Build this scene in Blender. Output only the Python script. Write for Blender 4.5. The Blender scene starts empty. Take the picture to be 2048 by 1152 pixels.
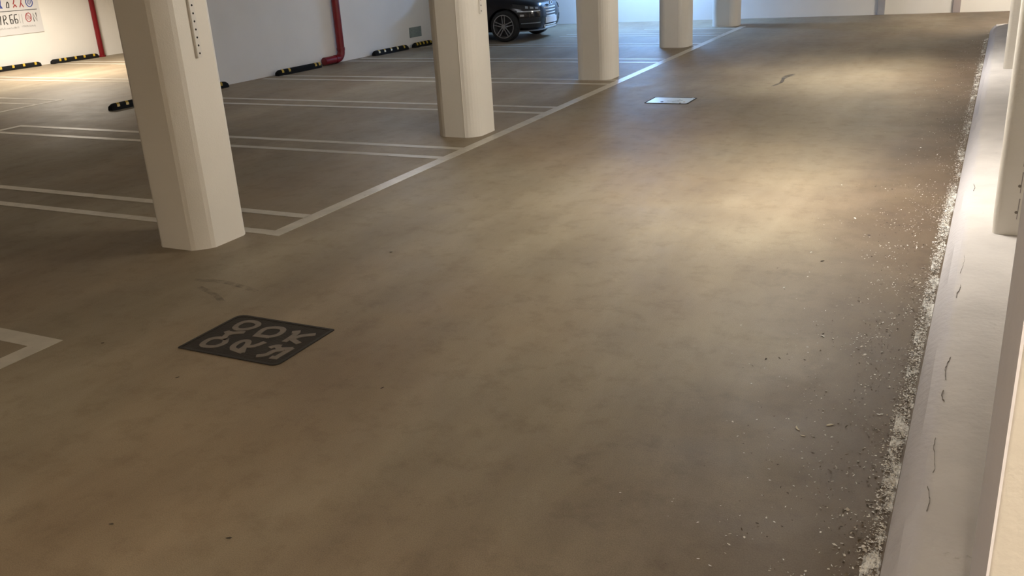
import bpy, bmesh, math, random
from mathutils import Vector, Matrix, noise

random.seed(7)
scene = bpy.context.scene
col = scene.collection
U = 1.5                                   # metres per survey unit

# ------------------------------------------------------------------ camera
F_PX, YAW, PITCH, ROLL, CAM_H = 1860.1, -0.48686, 0.36096, -0.06164, 1.55 * U
cam_d = bpy.data.cameras.new('camera'); cam = bpy.data.objects.new('camera', cam_d); col.objects.link(cam)
cam_d.sensor_fit = 'HORIZONTAL'; cam_d.sensor_width = 36.0; cam_d.lens = 36.0 * F_PX / 2048.0
cam_d.clip_start = 0.02; cam_d.clip_end = 200
fw = Vector((math.sin(YAW) * math.cos(PITCH), math.cos(YAW) * math.cos(PITCH), -math.sin(PITCH)))
rt = Vector((math.cos(YAW), -math.sin(YAW), 0)); up = rt.cross(fw)
r2 = math.cos(ROLL) * rt + math.sin(ROLL) * up; u2 = -math.sin(ROLL) * rt + math.cos(ROLL) * up
cam.matrix_world = Matrix(((r2.x, u2.x, -fw.x, 0), (r2.y, u2.y, -fw.y, 0), (r2.z, u2.z, -fw.z, CAM_H), (0, 0, 0, 1)))
scene.camera = cam

# ------------------------------------------------------------------ world, exposure
w = bpy.data.worlds.new('world'); scene.world = w; w.use_nodes = True
w.node_tree.nodes['Background'].inputs[0].default_value = (0, 0, 0, 1)
w.node_tree.nodes['Background'].inputs[1].default_value = 0.0
scene.view_settings.view_transform = 'Standard'; scene.view_settings.look = 'None'
scene.view_settings.gamma = 1.0; scene.view_settings.use_curve_mapping = False
scene.view_settings.exposure = 0.0

WARM = (1.0, 0.85, 0.66); PALE_W = (1.0, 0.94, 0.84); NEUT = (1.0, 0.90, 0.76); COOL = (0.27, 0.52, 1.0)
CEIL = 2.0 * U
# lamps of the garage and added fill lamps: (x, y in survey units, along_y, length m, colour, watts of the reflector, spread deg, radiance of the bare tube, label)
LAMPS = [
    (-1.0, 5.45, True, 1.2, PALE_W, 40, 112, 680, 'ceiling tube light over the brightest pool on the driving lane'),
    (-1.05, 10.20, True, 1.2, PALE_W, 36, 100, 470, 'ceiling tube light over the far pool on the driving lane'),
    (0.06, -0.1, True, 1.2, WARM, 28, 140, 220, 'ceiling tube light over the near end of the driving lane'),
    (-3.7, -1.1, True, 1.2, WARM, 55, 160, 430, 'added fill tube light over the near end of the parking bays'),  # unseen fill lamp, added to brighten the near column, bays and kerb
    (-5.5, 15.72, False, 1.3, COOL, 215, 165, 360, 'bluish ceiling tube light in front of the parked car'),
    (-12.4, 9.7, True, 1.5, NEUT, 285, 150, 0, 'ceiling tube light in the bright side bay by the wall sign'),
    (0.95, 15.35, False, 1.2, NEUT, 70, 170, 800, 'ceiling tube light around the corner past the kerb'),
    (-6.2, 9.3, False, 1.2, (0.93, 0.94, 1.0), 4, 170, 190, 'added dim fill light over the empty parking bays'),  # unseen fill lamp, added to lift the middle wall
]

# ------------------------------------------------------------------ materials
def mat(name, base, rough=0.6, metal=0.0, var=None, scale=3.0, bump=0.0, bscale=60.0, spec=0.5, stretch=(1, 1, 1), spots=None):
    m = bpy.data.materials.new(name); m.use_nodes = True
    nt = m.node_tree; N = nt.nodes; Lk = nt.links; b = N['Principled BSDF']
    b.inputs['Base Color'].default_value = (*base, 1); b.inputs['Roughness'].default_value = rough
    b.inputs['Metallic'].default_value = metal; b.inputs['Specular IOR Level'].default_value = spec
    tc = N.new('ShaderNodeTexCoord'); mp = N.new('ShaderNodeMapping'); mp.inputs['Scale'].default_value = stretch
    Lk.new(tc.outputs['Object'], mp.inputs['Vector'])
    out = None
    if var:
        n = N.new('ShaderNodeTexNoise'); n.inputs['Scale'].default_value = scale; n.inputs['Detail'].default_value = 6
        Lk.new(mp.outputs[0], n.inputs['Vector'])
        r = N.new('ShaderNodeValToRGB'); r.color_ramp.elements[0].position = 0.32; r.color_ramp.elements[1].position = 0.68
        r.color_ramp.elements[0].color = (*var, 1); r.color_ramp.elements[1].color = (*base, 1)
        Lk.new(n.outputs['Fac'], r.inputs[0]); out = r.outputs[0]
    if spots:
        sc, lo, hi, c = spots
        n = N.new('ShaderNodeTexNoise'); n.inputs['Scale'].default_value = sc; n.inputs['Detail'].default_value = 8
        n.inputs['Roughness'].default_value = 0.7; Lk.new(mp.outputs[0], n.inputs['Vector'])
        r = N.new('ShaderNodeMapRange'); r.inputs[1].default_value = lo; r.inputs[2].default_value = hi
        Lk.new(n.outputs['Fac'], r.inputs[0])
        mx = N.new('ShaderNodeMix'); mx.data_type = 'RGBA'; mx.inputs[7].default_value = (*c, 1)
        if out: Lk.new(out, mx.inputs[6])
        else: mx.inputs[6].default_value = (*base, 1)
        Lk.new(r.outputs[0], mx.inputs[0]); out = mx.outputs[2]
    if out: Lk.new(out, b.inputs['Base Color'])
    if bump:
        n = N.new('ShaderNodeTexNoise'); n.inputs['Scale'].default_value = bscale; n.inputs['Detail'].default_value = 5
        Lk.new(tc.outputs['Object'], n.inputs['Vector'])
        bp = N.new('ShaderNodeBump'); bp.inputs['Strength'].default_value = bump; bp.inputs['Distance'].default_value = 0.01
        Lk.new(n.outputs['Fac'], bp.inputs['Height']); Lk.new(bp.outputs[0], b.inputs['Normal'])
    return m

def concrete_floor():
    m = bpy.data.materials.new('sealed_concrete'); m.use_nodes = True
    nt = m.node_tree; N = nt.nodes; Lk = nt.links; b = N['Principled BSDF']
    tc = N.new('ShaderNodeTexCoord')
    def nz(scale, detail, stretch=(1, 1, 1), rough=0.6, rot=0):
        mp = N.new('ShaderNodeMapping'); mp.inputs['Scale'].default_value = stretch; mp.inputs['Rotation'].default_value = (0, 0, rot)
        Lk.new(tc.outputs['Object'], mp.inputs['Vector'])
        n = N.new('ShaderNodeTexNoise'); n.inputs['Scale'].default_value = scale; n.inputs['Detail'].default_value = detail
        n.inputs['Roughness'].default_value = rough; Lk.new(mp.outputs[0], n.inputs['Vector']); return n.outputs['Fac']
    def ramp(src, p0, c0, p1, c1):
        r = N.new('ShaderNodeValToRGB'); e = r.color_ramp.elements
        e[0].position = p0; e[1].position = p1; e[0].color = (*c0, 1); e[1].color = (*c1, 1); Lk.new(src, r.inputs[0]); return r.outputs[0]
    def mul(a, bb, f=1.0):
        mx = N.new('ShaderNodeMix'); mx.data_type = 'RGBA'; mx.blend_type = 'MULTIPLY'; mx.inputs[0].default_value = f
        Lk.new(a, mx.inputs[6]); Lk.new(bb, mx.inputs[7]); return mx.outputs[2]
    c = ramp(nz(0.55, 5), 0.3, (0.268, 0.224, 0.164), 0.7, (0.354, 0.306, 0.220))       # broad tone
    c = mul(c, ramp(nz(1.6, 8, (1.0, 0.35, 1), 0.65, 0.5), 0.30, (0.80, 0.77, 0.74), 0.62, (1, 1, 1)))   # trowel and tyre streaks
    c = mul(c, ramp(nz(0.42, 4, (1, 0.5, 1), 0.5, 0.6), 0.40, (1.02, 0.95, 0.90), 0.56, (1, 1, 1)))   # faint reddish patches
    c = mul(c, ramp(nz(0.9, 6, (1.0, 0.22, 1), 0.6, 0.25), 0.34, (0.80, 0.78, 0.76), 0.60, (1.04, 1.04, 1.04)))   # long drive streaks
    c = mul(c, ramp(nz(5.0, 8, (1, 1, 1), 0.7), 0.26, (0.74, 0.71, 0.68), 0.50, (1, 1, 1)))    # blotches
    c = mul(c, ramp(nz(180, 3), 0.25, (0.72, 0.70, 0.68), 0.62, (1.10, 1.10, 1.10)))      # grain
    c = mul(c, ramp(nz(14, 10, (1, 1, 1), 0.75), 0.25, (0.35, 0.32, 0.3), 0.34, (1, 1, 1)))    # small dark marks
    sep = N.new('ShaderNodeSeparateXYZ'); Lk.new(tc.outputs['Object'], sep.inputs[0])
    ad = N.new('ShaderNodeMath'); ad.operation = 'MULTIPLY_ADD'; ad.inputs[1].default_value = 1.5; Lk.new(nz(0.9, 7, (1, 1, 1), 0.65), ad.inputs[0]); Lk.new(sep.outputs['X'], ad.inputs[2])
    dr = N.new('ShaderNodeMapRange'); dr.interpolation_type = 'SMOOTHSTEP'; dr.inputs[1].default_value = -0.95; dr.inputs[2].default_value = 0.45; Lk.new(ad.outputs[0], dr.inputs[0])
    dm = N.new('ShaderNodeMix'); dm.data_type = 'RGBA'; dm.blend_type = 'MULTIPLY'; dm.inputs[7].default_value = (0.45, 0.40, 0.37, 1)
    Lk.new(dr.outputs[0], dm.inputs[0]); Lk.new(c, dm.inputs[6]); c = dm.outputs[2]      # darker towards the kerb, edge broken by noise
    Lk.new(c, b.inputs['Base Color'])
    rr = N.new('ShaderNodeMapRange'); rr.inputs[3].default_value = 0.42; rr.inputs[4].default_value = 0.66
    Lk.new(nz(2.2, 5), rr.inputs[0]); Lk.new(rr.outputs[0], b.inputs['Roughness'])
    b.inputs['Specular IOR Level'].default_value = 0.38
    bp = N.new('ShaderNodeBump'); bp.inputs['Strength'].default_value = 0.25; bp.inputs['Distance'].default_value = 0.004
    Lk.new(nz(90, 6), bp.inputs['Height']); Lk.new(bp.outputs[0], b.inputs['Normal'])
    return m

def worn_paint(name, base, lo, hi, scale=18, stretch=(1, 1, 1), detail=9):
    m = bpy.data.materials.new(name); m.use_nodes = True
    nt = m.node_tree; N = nt.nodes; Lk = nt.links; b = N['Principled BSDF']
    b.inputs['Roughness'].default_value = 0.32
    tc = N.new('ShaderNodeTexCoord'); mp = N.new('ShaderNodeMapping'); mp.inputs['Scale'].default_value = stretch
    Lk.new(tc.outputs['Object'], mp.inputs['Vector'])
    n = N.new('ShaderNodeTexNoise'); n.inputs['Scale'].default_value = scale; n.inputs['Detail'].default_value = detail; n.inputs['Roughness'].default_value = 0.75
    Lk.new(mp.outputs[0], n.inputs['Vector'])
    r = N.new('ShaderNodeMapRange'); r.inputs[1].default_value = lo; r.inputs[2].default_value = hi
    Lk.new(n.outputs['Fac'], r.inputs[0]); Lk.new(r.outputs[0], b.inputs['Alpha'])
    n2 = N.new('ShaderNodeTexNoise'); n2.inputs['Scale'].default_value = 6; n2.inputs['Detail'].default_value = 6
    Lk.new(tc.outputs['Object'], n2.inputs['Vector'])
    rp = N.new('ShaderNodeValToRGB'); rp.color_ramp.elements[0].position = 0.3; rp.color_ramp.elements[1].position = 0.65
    rp.color_ramp.elements[0].color = (*[v * 0.8 for v in base], 1); rp.color_ramp.elements[1].color = (*base, 1)
    Lk.new(n2.outputs['Fac'], rp.inputs[0]); Lk.new(rp.outputs[0], b.inputs['Base Color'])
    return m

def emit(name, c, s):
    m = bpy.data.materials.new(name); m.use_nodes = True; b = m.node_tree.nodes['Principled BSDF']
    b.inputs['Base Color'].default_value = (0.8, 0.8, 0.8, 1)
    b.inputs['Emission Color'].default_value = (*c, 1); b.inputs['Emission Strength'].default_value = s; return m

M = dict(
    floor=concrete_floor(),
    line=worn_paint('bay_line_paint', (0.56, 0.515, 0.435), 0.14, 0.40),
    edge=worn_paint('worn_edge_paint', (0.90, 0.89, 0.86), 0.525, 0.60, scale=7, stretch=(1, 0.45, 1), detail=12),
    wall=mat('white_wall_paint', (0.87, 0.85, 0.81), 0.7, var=(0.83, 0.81, 0.77), scale=1.2, bump=0.15, bscale=120),
    column=mat('cream_column_paint', (0.83, 0.79, 0.72), 0.5, var=(0.80, 0.76, 0.69), scale=2.0, bump=0.12, bscale=90, spots=(7.0, 0.72, 0.80, (0.4, 0.36, 0.3))),
    pillar=mat('cream_pillar_paint', (0.74, 0.70, 0.64), 0.6, var=(0.70, 0.66, 0.60), scale=2.5, bump=0.3, bscale=40),
    kerb=mat('painted_kerb_render', (0.68, 0.645, 0.625), 0.7, var=(0.58, 0.55, 0.535), scale=2.6, bump=0.9, bscale=18, spots=(9.0, 0.66, 0.76, (0.36, 0.33, 0.3))),
    ceil=mat('ceiling_concrete', (0.82, 0.80, 0.76), 0.8, var=(0.76, 0.74, 0.70), scale=1.5),
    grey=mat('grey_trim_paint', (0.42, 0.41, 0.42), 0.6, var=(0.38, 0.37, 0.38)),
    brown=mat('mauve_trim_paint', (0.44, 0.38, 0.37), 0.6, var=(0.4, 0.35, 0.34)),
    rubber=mat('black_rubber', (0.010, 0.010, 0.010), 0.8, bump=0.2, bscale=150, spec=0.15),
    yellow=mat('yellow_reflector', (0.62, 0.42, 0.03), 0.35, var=(0.45, 0.3, 0.03), scale=30),
    red=mat('red_pipe_enamel', (0.20, 0.004, 0.009), 0.32, var=(0.16, 0.003, 0.007), scale=5),
    galv=mat('galvanised_bracket', (0.5, 0.5, 0.5), 0.4, 0.8),
    rail=mat('painted_rail', (0.76, 0.73, 0.68), 0.45),
    dark=mat('dark_void', (0.01, 0.01, 0.01), 0.8),
    cast=mat('dark_cast_iron', (0.028, 0.022, 0.016), 0.9, 0.0, var=(0.019, 0.015, 0.011), scale=9, bump=0.5, bscale=60),
    castrim=mat('cast_iron_rim', (0.022, 0.018, 0.015), 0.7, 0.0, bump=0.3),
    letter=mat('worn_raised_metal', (0.20, 0.165, 0.135), 0.7, 0.0, var=(0.16, 0.135, 0.11), scale=20),
    steel=mat('polished_steel_plate', (0.86, 0.88, 0.9), 0.16, 1.0, var=(0.74, 0.77, 0.8), scale=9, bump=0.05, bscale=12),
    steelmark=mat('tarnished_steel', (0.3, 0.38, 0.5), 0.45, 0.3),
    vent=mat('grey_green_vent', (0.27, 0.32, 0.31), 0.5, var=(0.2, 0.25, 0.24), scale=25),
    board=mat('sign_board_white', (0.68, 0.68, 0.69), 0.4),
    ink=mat('sign_black_ink', (0.02, 0.02, 0.02), 0.5), inkred=mat('sign_red_ink', (0.33, 0.02, 0.025), 0.5),
    inkblue=mat('sign_blue_ink', (0.03, 0.06, 0.32), 0.5), inkgrey=mat('sign_grey_ink', (0.3, 0.3, 0.3), 0.5),
    carpaint=mat('black_car_paint', (0.004, 0.004, 0.007), 0.18, spec=0.4),
    glass=mat('tinted_glass', (0.006, 0.008, 0.010), 0.04, spec=0.5),
    chrome=mat('chrome', (0.85, 0.87, 0.9), 0.12, 1.0), tyre=mat('tyre_rubber', (0.010, 0.010, 0.010), 0.8),
    alloy=mat('alloy_wheel', (0.40, 0.40, 0.41), 0.3, 0.9), plastic=mat('black_plastic', (0.008, 0.008, 0.009), 0.6),
    lens=mat('headlamp_lens', (0.55, 0.6, 0.66), 0.12, 0.6), plate=mat('number_plate_white', (0.75, 0.78, 0.8), 0.4),
    housing=mat('lamp_housing', (0.7, 0.7, 0.7), 0.4),
)

M['crackgrey'] = mat('crack_grey', (0.30, 0.275, 0.255), 0.9)
M['lavender'] = mat('lavender_bounce_tint', (0.88, 0.86, 0.92), 0.6, var=(0.84, 0.82, 0.88), scale=3, bump=0.2, bscale=40)  # pale tint standing for bounce light on the pillar side
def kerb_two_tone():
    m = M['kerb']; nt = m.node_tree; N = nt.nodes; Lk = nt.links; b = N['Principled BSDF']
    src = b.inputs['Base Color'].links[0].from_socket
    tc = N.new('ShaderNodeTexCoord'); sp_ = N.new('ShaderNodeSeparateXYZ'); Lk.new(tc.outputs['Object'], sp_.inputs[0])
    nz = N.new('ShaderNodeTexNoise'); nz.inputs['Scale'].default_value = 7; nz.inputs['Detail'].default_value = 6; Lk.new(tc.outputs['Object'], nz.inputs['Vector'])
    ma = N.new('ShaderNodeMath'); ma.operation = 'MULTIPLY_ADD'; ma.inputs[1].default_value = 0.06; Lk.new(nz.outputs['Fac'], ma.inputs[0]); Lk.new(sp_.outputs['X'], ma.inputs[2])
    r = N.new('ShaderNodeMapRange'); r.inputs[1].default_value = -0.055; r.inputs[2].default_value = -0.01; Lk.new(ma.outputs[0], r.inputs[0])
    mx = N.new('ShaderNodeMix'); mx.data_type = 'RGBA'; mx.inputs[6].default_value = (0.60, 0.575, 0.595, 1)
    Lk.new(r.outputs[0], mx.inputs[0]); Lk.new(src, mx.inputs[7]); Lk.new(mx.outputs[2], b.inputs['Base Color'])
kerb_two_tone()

# ------------------------------------------------------------------ helpers
class MB:
    def __init__(self): self.v = []; self.f = []
    def add(self, vs, fs):
        o = len(self.v); self.v += [tuple(p) for p in vs]; self.f += [tuple(i + o for i in f) for f in fs]; return self
    def box(self, x0, x1, y0, y1, z0, z1):
        vs = [(x, y, z) for z in (z0, z1) for y in (y0, y1) for x in (x0, x1)]
        return self.add(vs, [(0, 2, 3, 1), (4, 5, 7, 6), (0, 1, 5, 4), (2, 6, 7, 3), (0, 4, 6, 2), (1, 3, 7, 5)])
    def prism(self, poly, z0, z1):          # poly counter-clockwise in xy
        n = len(poly); vs = [(x, y, z0) for x, y in poly] + [(x, y, z1) for x, y in poly]
        fs = [tuple(range(n - 1, -1, -1)), tuple(range(n, 2 * n))]
        fs += [(i, (i + 1) % n, n + (i + 1) % n, n + i) for i in range(n)]
        return self.add(vs, fs)
    def tube(self, pts, r, n=16, caps=True):
        pts = [Vector(p) for p in pts]; rings = []
        ref = None
        for i, p in enumerate(pts):
            d = (pts[min(i + 1, len(pts) - 1)] - pts[max(i - 1, 0)]).normalized()
            if ref is None: ref = d.orthogonal().normalized()
            ref = (ref - d * ref.dot(d)).normalized(); s = d.cross(ref)
            rr = r[i] if isinstance(r, (list, tuple)) else r
            rings.append([p + rr * (math.cos(2 * math.pi * k / n) * ref + math.sin(2 * math.pi * k / n) * s) for k in range(n)])
        vs = [p for R in rings for p in R]; fs = []
        for i in range(len(pts) - 1):
            for k in range(n): fs.append((i * n + k, i * n + (k + 1) % n, (i + 1) * n + (k + 1) % n, (i + 1) * n + k))
        if caps: fs += [tuple(range(n - 1, -1, -1)), tuple((len(pts) - 1) * n + k for k in range(n))]
        return self.add(vs, fs)
    def ribbon(self, pts, wd, h0, h1, basis=None, closed=False):
        # a raised stroke: pts are 2d; basis maps (a, b, h) to 3d
        if basis is None: basis = lambda a, b, h: (a, b, h)
        P = [Vector((a, b)) for a, b in pts]; n = len(P); Lf = []; Rt = []
        for i in range(n):
            a = P[(i - 1) % n] if closed or i > 0 else P[i]; b = P[(i + 1) % n] if closed or i < n - 1 else P[i]
            d = (b - a).normalized(); nn = Vector((-d.y, d.x)) * wd / 2
            q = P[i].copy()
            if not closed and i == 0: q -= d * wd * 0.25
            if not closed and i == n - 1: q += d * wd * 0.25
            Lf.append(q + nn); Rt.append(q - nn)
        vs = []
        for h in (h0, h1):
            for i in range(n): vs.append(basis(Lf[i].x, Lf[i].y, h)); vs.append(basis(Rt[i].x, Rt[i].y, h))
        fs = []; m = 2 * n
        for i in range(n if closed else n - 1):
            j = (i + 1) % n
            fs += [(m + 2 * i, m + 2 * i + 1, m + 2 * j + 1, m + 2 * j), (2 * i, 2 * i + 1, m + 2 * i + 1, m + 2 * i)[::-1] if False else (2 * i, m + 2 * i, m + 2 * j, 2 * j), (2 * i + 1, 2 * j + 1, m + 2 * j + 1, m + 2 * i + 1)]
        if not closed: fs += [(0, 1, m + 1, m), (2 * n - 2, m + 2 * n - 2, m + 2 * n - 1, 2 * n - 1)]
        return self.add(vs, fs)
    def build(self, name, m, parent=None, smooth=False, bevel=0, angle=None):
        me = bpy.data.meshes.new(name); me.from_pydata(self.v, [], self.f); me.validate()
        bm = bmesh.new(); bm.from_mesh(me); bmesh.ops.recalc_face_normals(bm, faces=bm.faces)
        if bevel: bmesh.ops.bevel(bm, geom=list(bm.edges), offset=bevel, segments=2, affect='EDGES', clamp_overlap=True)
        if angle is not None:
            for e in bm.edges:
                if len(e.link_faces) == 2 and e.calc_face_angle(0) > angle: e.smooth = False
        bm.to_mesh(me); bm.free()
        if smooth or angle is not None:
            for p in me.polygons: p.use_smooth = True
        me.materials.append(m)
        o = bpy.data.objects.new(name, me); col.objects.link(o)
        if parent: o.parent = parent
        return o

def smooth_pts(P, closed=False, n=3):
    if len(P) < 3: return P
    out = []; m = len(P)
    for i in range(m if closed else m - 1):
        p0, p1, p2, p3 = (P[(i + k) % m] if closed else P[min(max(i + k, 0), m - 1)] for k in (-1, 0, 1, 2))
        for k in range(n):
            t = k / n
            out.append(tuple(0.5 * (2 * b + (c - a) * t + (2 * a - 5 * b + 4 * c - d) * t * t + (3 * b - a - 3 * c + d) * t ** 3) for a, b, c, d in zip(p0, p1, p2, p3)))
    if not closed: out.append(P[-1])
    return out
def tag(o, label=None, cat=None, group=None, kind=None):
    if label: o['label'] = label
    if cat: o['category'] = cat
    if group: o['group'] = group
    if kind: o['kind'] = kind
    return o
def empty(name, loc, rz=0):
    o = bpy.data.objects.new(name, None); col.objects.link(o); o.location = loc; o.rotation_euler[2] = rz; o.empty_display_size = 0.2; return o
def struct(o): o['kind'] = 'structure'; return o
def copy_tree(o, parent=None):
    c = o.copy(); col.objects.link(c); c.parent = parent
    for ch in list(o.children): copy_tree(ch, c)
    return c
def wall_seg(mb, a, b, t, z1=CEIL, z0=0.0):       # a wall from a to b (survey units), thickness t to the left of a->b
    A = Vector((a[0] * U, a[1] * U)); B = Vector((b[0] * U, b[1] * U)); d = (B - A).normalized(); n = Vector((-d.y, d.x)) * t * U
    return mb.prism([(A.x, A.y), (B.x, B.y), (B.x + n.x, B.y + n.y), (A.x + n.x, A.y + n.y)], z0, z1)

# ------------------------------------------------------------------ structure
fl = struct(MB().box(-16.5 * U, 5 * U, -4.5 * U, 18.5 * U, -0.2, 0).build('floor', M['floor']))
struct(MB().box(-16.5 * U, 5 * U, -4.5 * U, 18.5 * U, CEIL, CEIL + 0.25).build('ceiling', M['ceil']))
FA, FB = (-10.6, 15.62), (5.0, 17.78)           # far wall base line
def far_y(x): return FA[1] + (x - FA[0]) * (FB[1] - FA[1]) / (FB[0] - FA[0])
wf = struct(wall_seg(MB(), FA, FB, 0.2).build('wall_far', M['wall']))
struct(wall_seg(MB(), (0.36, -4.3), (0.36, 14.35), -0.25).build('wall_right', M['wall']))
LA, LB = (-16.35, -4.3), (-13.78, 13.2)
def left_x(y): return -14.25 + (y - 10) * 0.15
struct(wall_seg(MB(), (left_x(-4.3), -4.3), (left_x(13.3), 13.3), 0.2).build('wall_left', M['wall']))
MA, MB_ = Vector((-8.72, 8.2)), Vector((-8.225, 13.3))
struct(wall_seg(MB(), MA, MB_, 0.22).build('wall_middle', M['wall']))
struct(MB().box(-14.2 * U, -8.45 * U, 13.1 * U, 13.3 * U, 0, CEIL).build('wall_side_bay', M['wall']))
struct(MB().box(-10.7 * U, -10.5 * U, 13.3 * U, 15.75 * U, 0, CEIL).build('wall_alcove', M['wall']))
struct(MB().box(-16.4 * U, 5 * U, -4.5 * U, -4.3 * U, 0, CEIL).build('wall_near', M['wall']))
struct(MB().box(4.8 * U, 5 * U, 14.35 * U, 17.7 * U, 0, CEIL).build('wall_corner_end', M['wall']))
struct(MB().box(0.6 * U, 4.8 * U, 14.15 * U, 14.35 * U, 0, CEIL).build('wall_corner_side', M['wall']))
for i, (x0, x1, mm) in enumerate([(-1.83, -1.72, 'grey'), (-0.715, -0.605, 'brown')]):
    y = far_y((x0 + x1) / 2)
    struct(MB().box(x0 * U, x1 * U, (y - 0.045) * U, (y + 0.05) * U, 0, CEIL).build('trim_%d' % (i + 1), M[mm], bevel=0.006))
struct(MB().box(-9.75 * U, -9.45 * U, -4.3 * U, 8.4 * U, CEIL - 0.62, CEIL).build('trim_3', M['ceil']))  # unseen ceiling beam, added to shade the bays from the side bay lamp

# painted lines: each one a thin part of the floor
def line(x0, x1, y0, y1, m='line', z=0.003):
    return MB().box(x0 * U, x1 * U, y0 * U, y1 * U, 0.0004, z).build('painted_line', M[m], fl)
SO, SI = -3.61, -3.705
line(SO - 0.095, SO, 3.965, 15.3)
LW = 0.075
WALLX = -8.45
for yc, xw in ((4.01, -9.2), (4.353, -9.2), (7.82, -8.6), (8.11, -8.6), (9.505, -8.5), (9.78, -8.5),
           (11.18, -8.35), (11.47, -8.35), (12.80, -8.25), (13.06, -8.1), (14.05, -6.3), (14.33, -6.3), (14.98, -5.2)):
    line(xw, SO - 0.09, yc - LW / 2, yc + LW / 2)
for yc in (5.97, 6.29):
    line(-8.95, SO - 0.09, yc - LW / 2, yc + LW / 2)
line(-9.03, -8.95, 5.5, 6.33)
# near corner of the next bay row
line(-7.0, -3.535, 2.325, 2.425); line(-3.635, -3.535, 0.6, 2.325, z=0.0028)
# side bay by the left wall
for yc, xe in ((7.70, -10.19), (7.39, -10.19), (9.29, -10.2), (9.05, -10.2), (10.73, -10.2), (10.99, -10.2)):
    line(-14.3, xe, yc - 0.032, yc + 0.032)
line(-10.19, -10.12, 5.2, 7.735)

# scuffs and a crack on the concrete
M['scuff'] = worn_paint('dark_scuff', (0.14, 0.115, 0.088), 0.42, 0.95, scale=9)
M['oil'] = worn_paint('oil_stain', (0.12, 0.098, 0.075), 0.30, 0.62, scale=9)
def mark(name, pts, wd_, m='scuff', z=0.0012): return MB().ribbon(smooth_pts(pts, False, 5), wd_, 0.0003, z).build(name, M[m], fl)
mark('oil_squiggle', [(-2.957, 14.329), (-2.901, 14.667), (-2.936, 15.061), (-2.869, 15.429)], 0.05, 'oil')
mark('oil_squiggle', [(-2.874, 15.535), (-2.956, 15.318), (-2.958, 15.06)], 0.045, 'oil', 0.0016)
mark('tyre_scuff', [(-5.306, 4.837), (-5.085, 4.873), (-4.861, 4.845), (-4.673, 4.797)], 0.05)
mark('tyre_scuff', [(-5.141, 4.721), (-4.91, 4.635), (-4.744, 4.534)], 0.045)

# worn white line and kerb along the right of the lane
line(-0.165, -0.12, 1.0, 14.3, 'edge', 0.002)
prof = [(-0.118, 0.0), (-0.105, 0.026), (-0.078, 0.062), (-0.050, 0.080), (0.045, 0.09), (0.20, 0.09), (0.355, 0.09), (0.355, 0.0)]
kb = MB(); ny = 180; vs = []; fs = []
for i in range(ny + 1):
    y = -4.3 + (14.33 + 4.3) * i / ny
    for j, (x, z) in enumerate(prof):
        dx = 0.008 * noise.noise((y * 1.3, j * 0.7, 0.3)) if 0 < j < 4 else 0
        dz = 0.007 * noise.noise((y * 2.1, j * 0.9, 5.3)) if 0 < j < 4 else 0
        vs.append(((x + dx) * U, y * U, max(0, z + dz) * U))
np_ = len(prof)
for i in range(ny):
    for j in range(np_): k = (j + 1) % np_; fs.append((i * np_ + j, i * np_ + k, (i + 1) * np_ + k, (i + 1) * np_ + j))
fs += [tuple(range(np_)), tuple(ny * np_ + j for j in range(np_ - 1, -1, -1))]
kerb = kb.add(vs, fs).build('kerb', M['kerb'], angle=0.42)
tag(kerb, 'low sloping painted kerb running along the right edge of the lane', 'kerb')

for k_, (y0, y1) in enumerate([(2.30, 2.42), (2.50, 2.70), (2.95, 3.03), (3.12, 3.3), (3.9, 4.05), (4.2, 4.45), (5.6, 5.75)]):
    rk = random.Random(k_); P_ = []
    n_ = 13
    for i in range(n_): P_.append(((-0.034 + 0.005 * math.sin(i * 0.35 + k_) + rk.uniform(-0.0016, 0.0016)) * U, (y0 + (y1 - y0) * i / (n_ - 1)) * U))
    MB().ribbon(P_, 0.0016, 0.1200, 0.1285 - 0.0006 * (k_ % 2)).build('hairline_crack', M['crackgrey'], kerb)
# ------------------------------------------------------------------ lamps
def lamp(x, y, along_y, length, colour, watts, spread, bare, label):
    t = empty('ceiling_lamp', (x * U, y * U, CEIL), math.pi / 2 if along_y else 0)
    tag(t, label, 'ceiling light', 'ceiling tube lights')
    h = length / 2
    MB().prism([(-h, -0.06), (h, -0.06), (h, 0.06), (-h, 0.06)], -0.07, -0.002).build('housing', M['housing'], t, bevel=0.008)
    MB().tube([(-h + 0.05, 0, -0.10), (h - 0.05, 0, -0.10)], 0.016, 12).build('tube', emit('tube_glow', colour, max(bare, 3.0)), t, smooth=True)
    for s in (-1, 1): MB().box(s * (h - 0.03) - 0.02, s * (h - 0.03) + 0.02, -0.025, 0.025, -0.125, -0.068).build('tube_holder', M['housing'], t)
    ld = bpy.data.lights.new('tube_light', 'AREA'); ld.shape = 'RECTANGLE'; ld.size = length; ld.size_y = 0.08
    ld.energy = watts; ld.spread = math.radians(spread); ld.color = colour
    lo = bpy.data.objects.new('tube_light', ld); col.objects.link(lo); lo.parent = t; lo.location = (0, 0, -0.135)
for a in LAMPS: lamp(*a)

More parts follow.
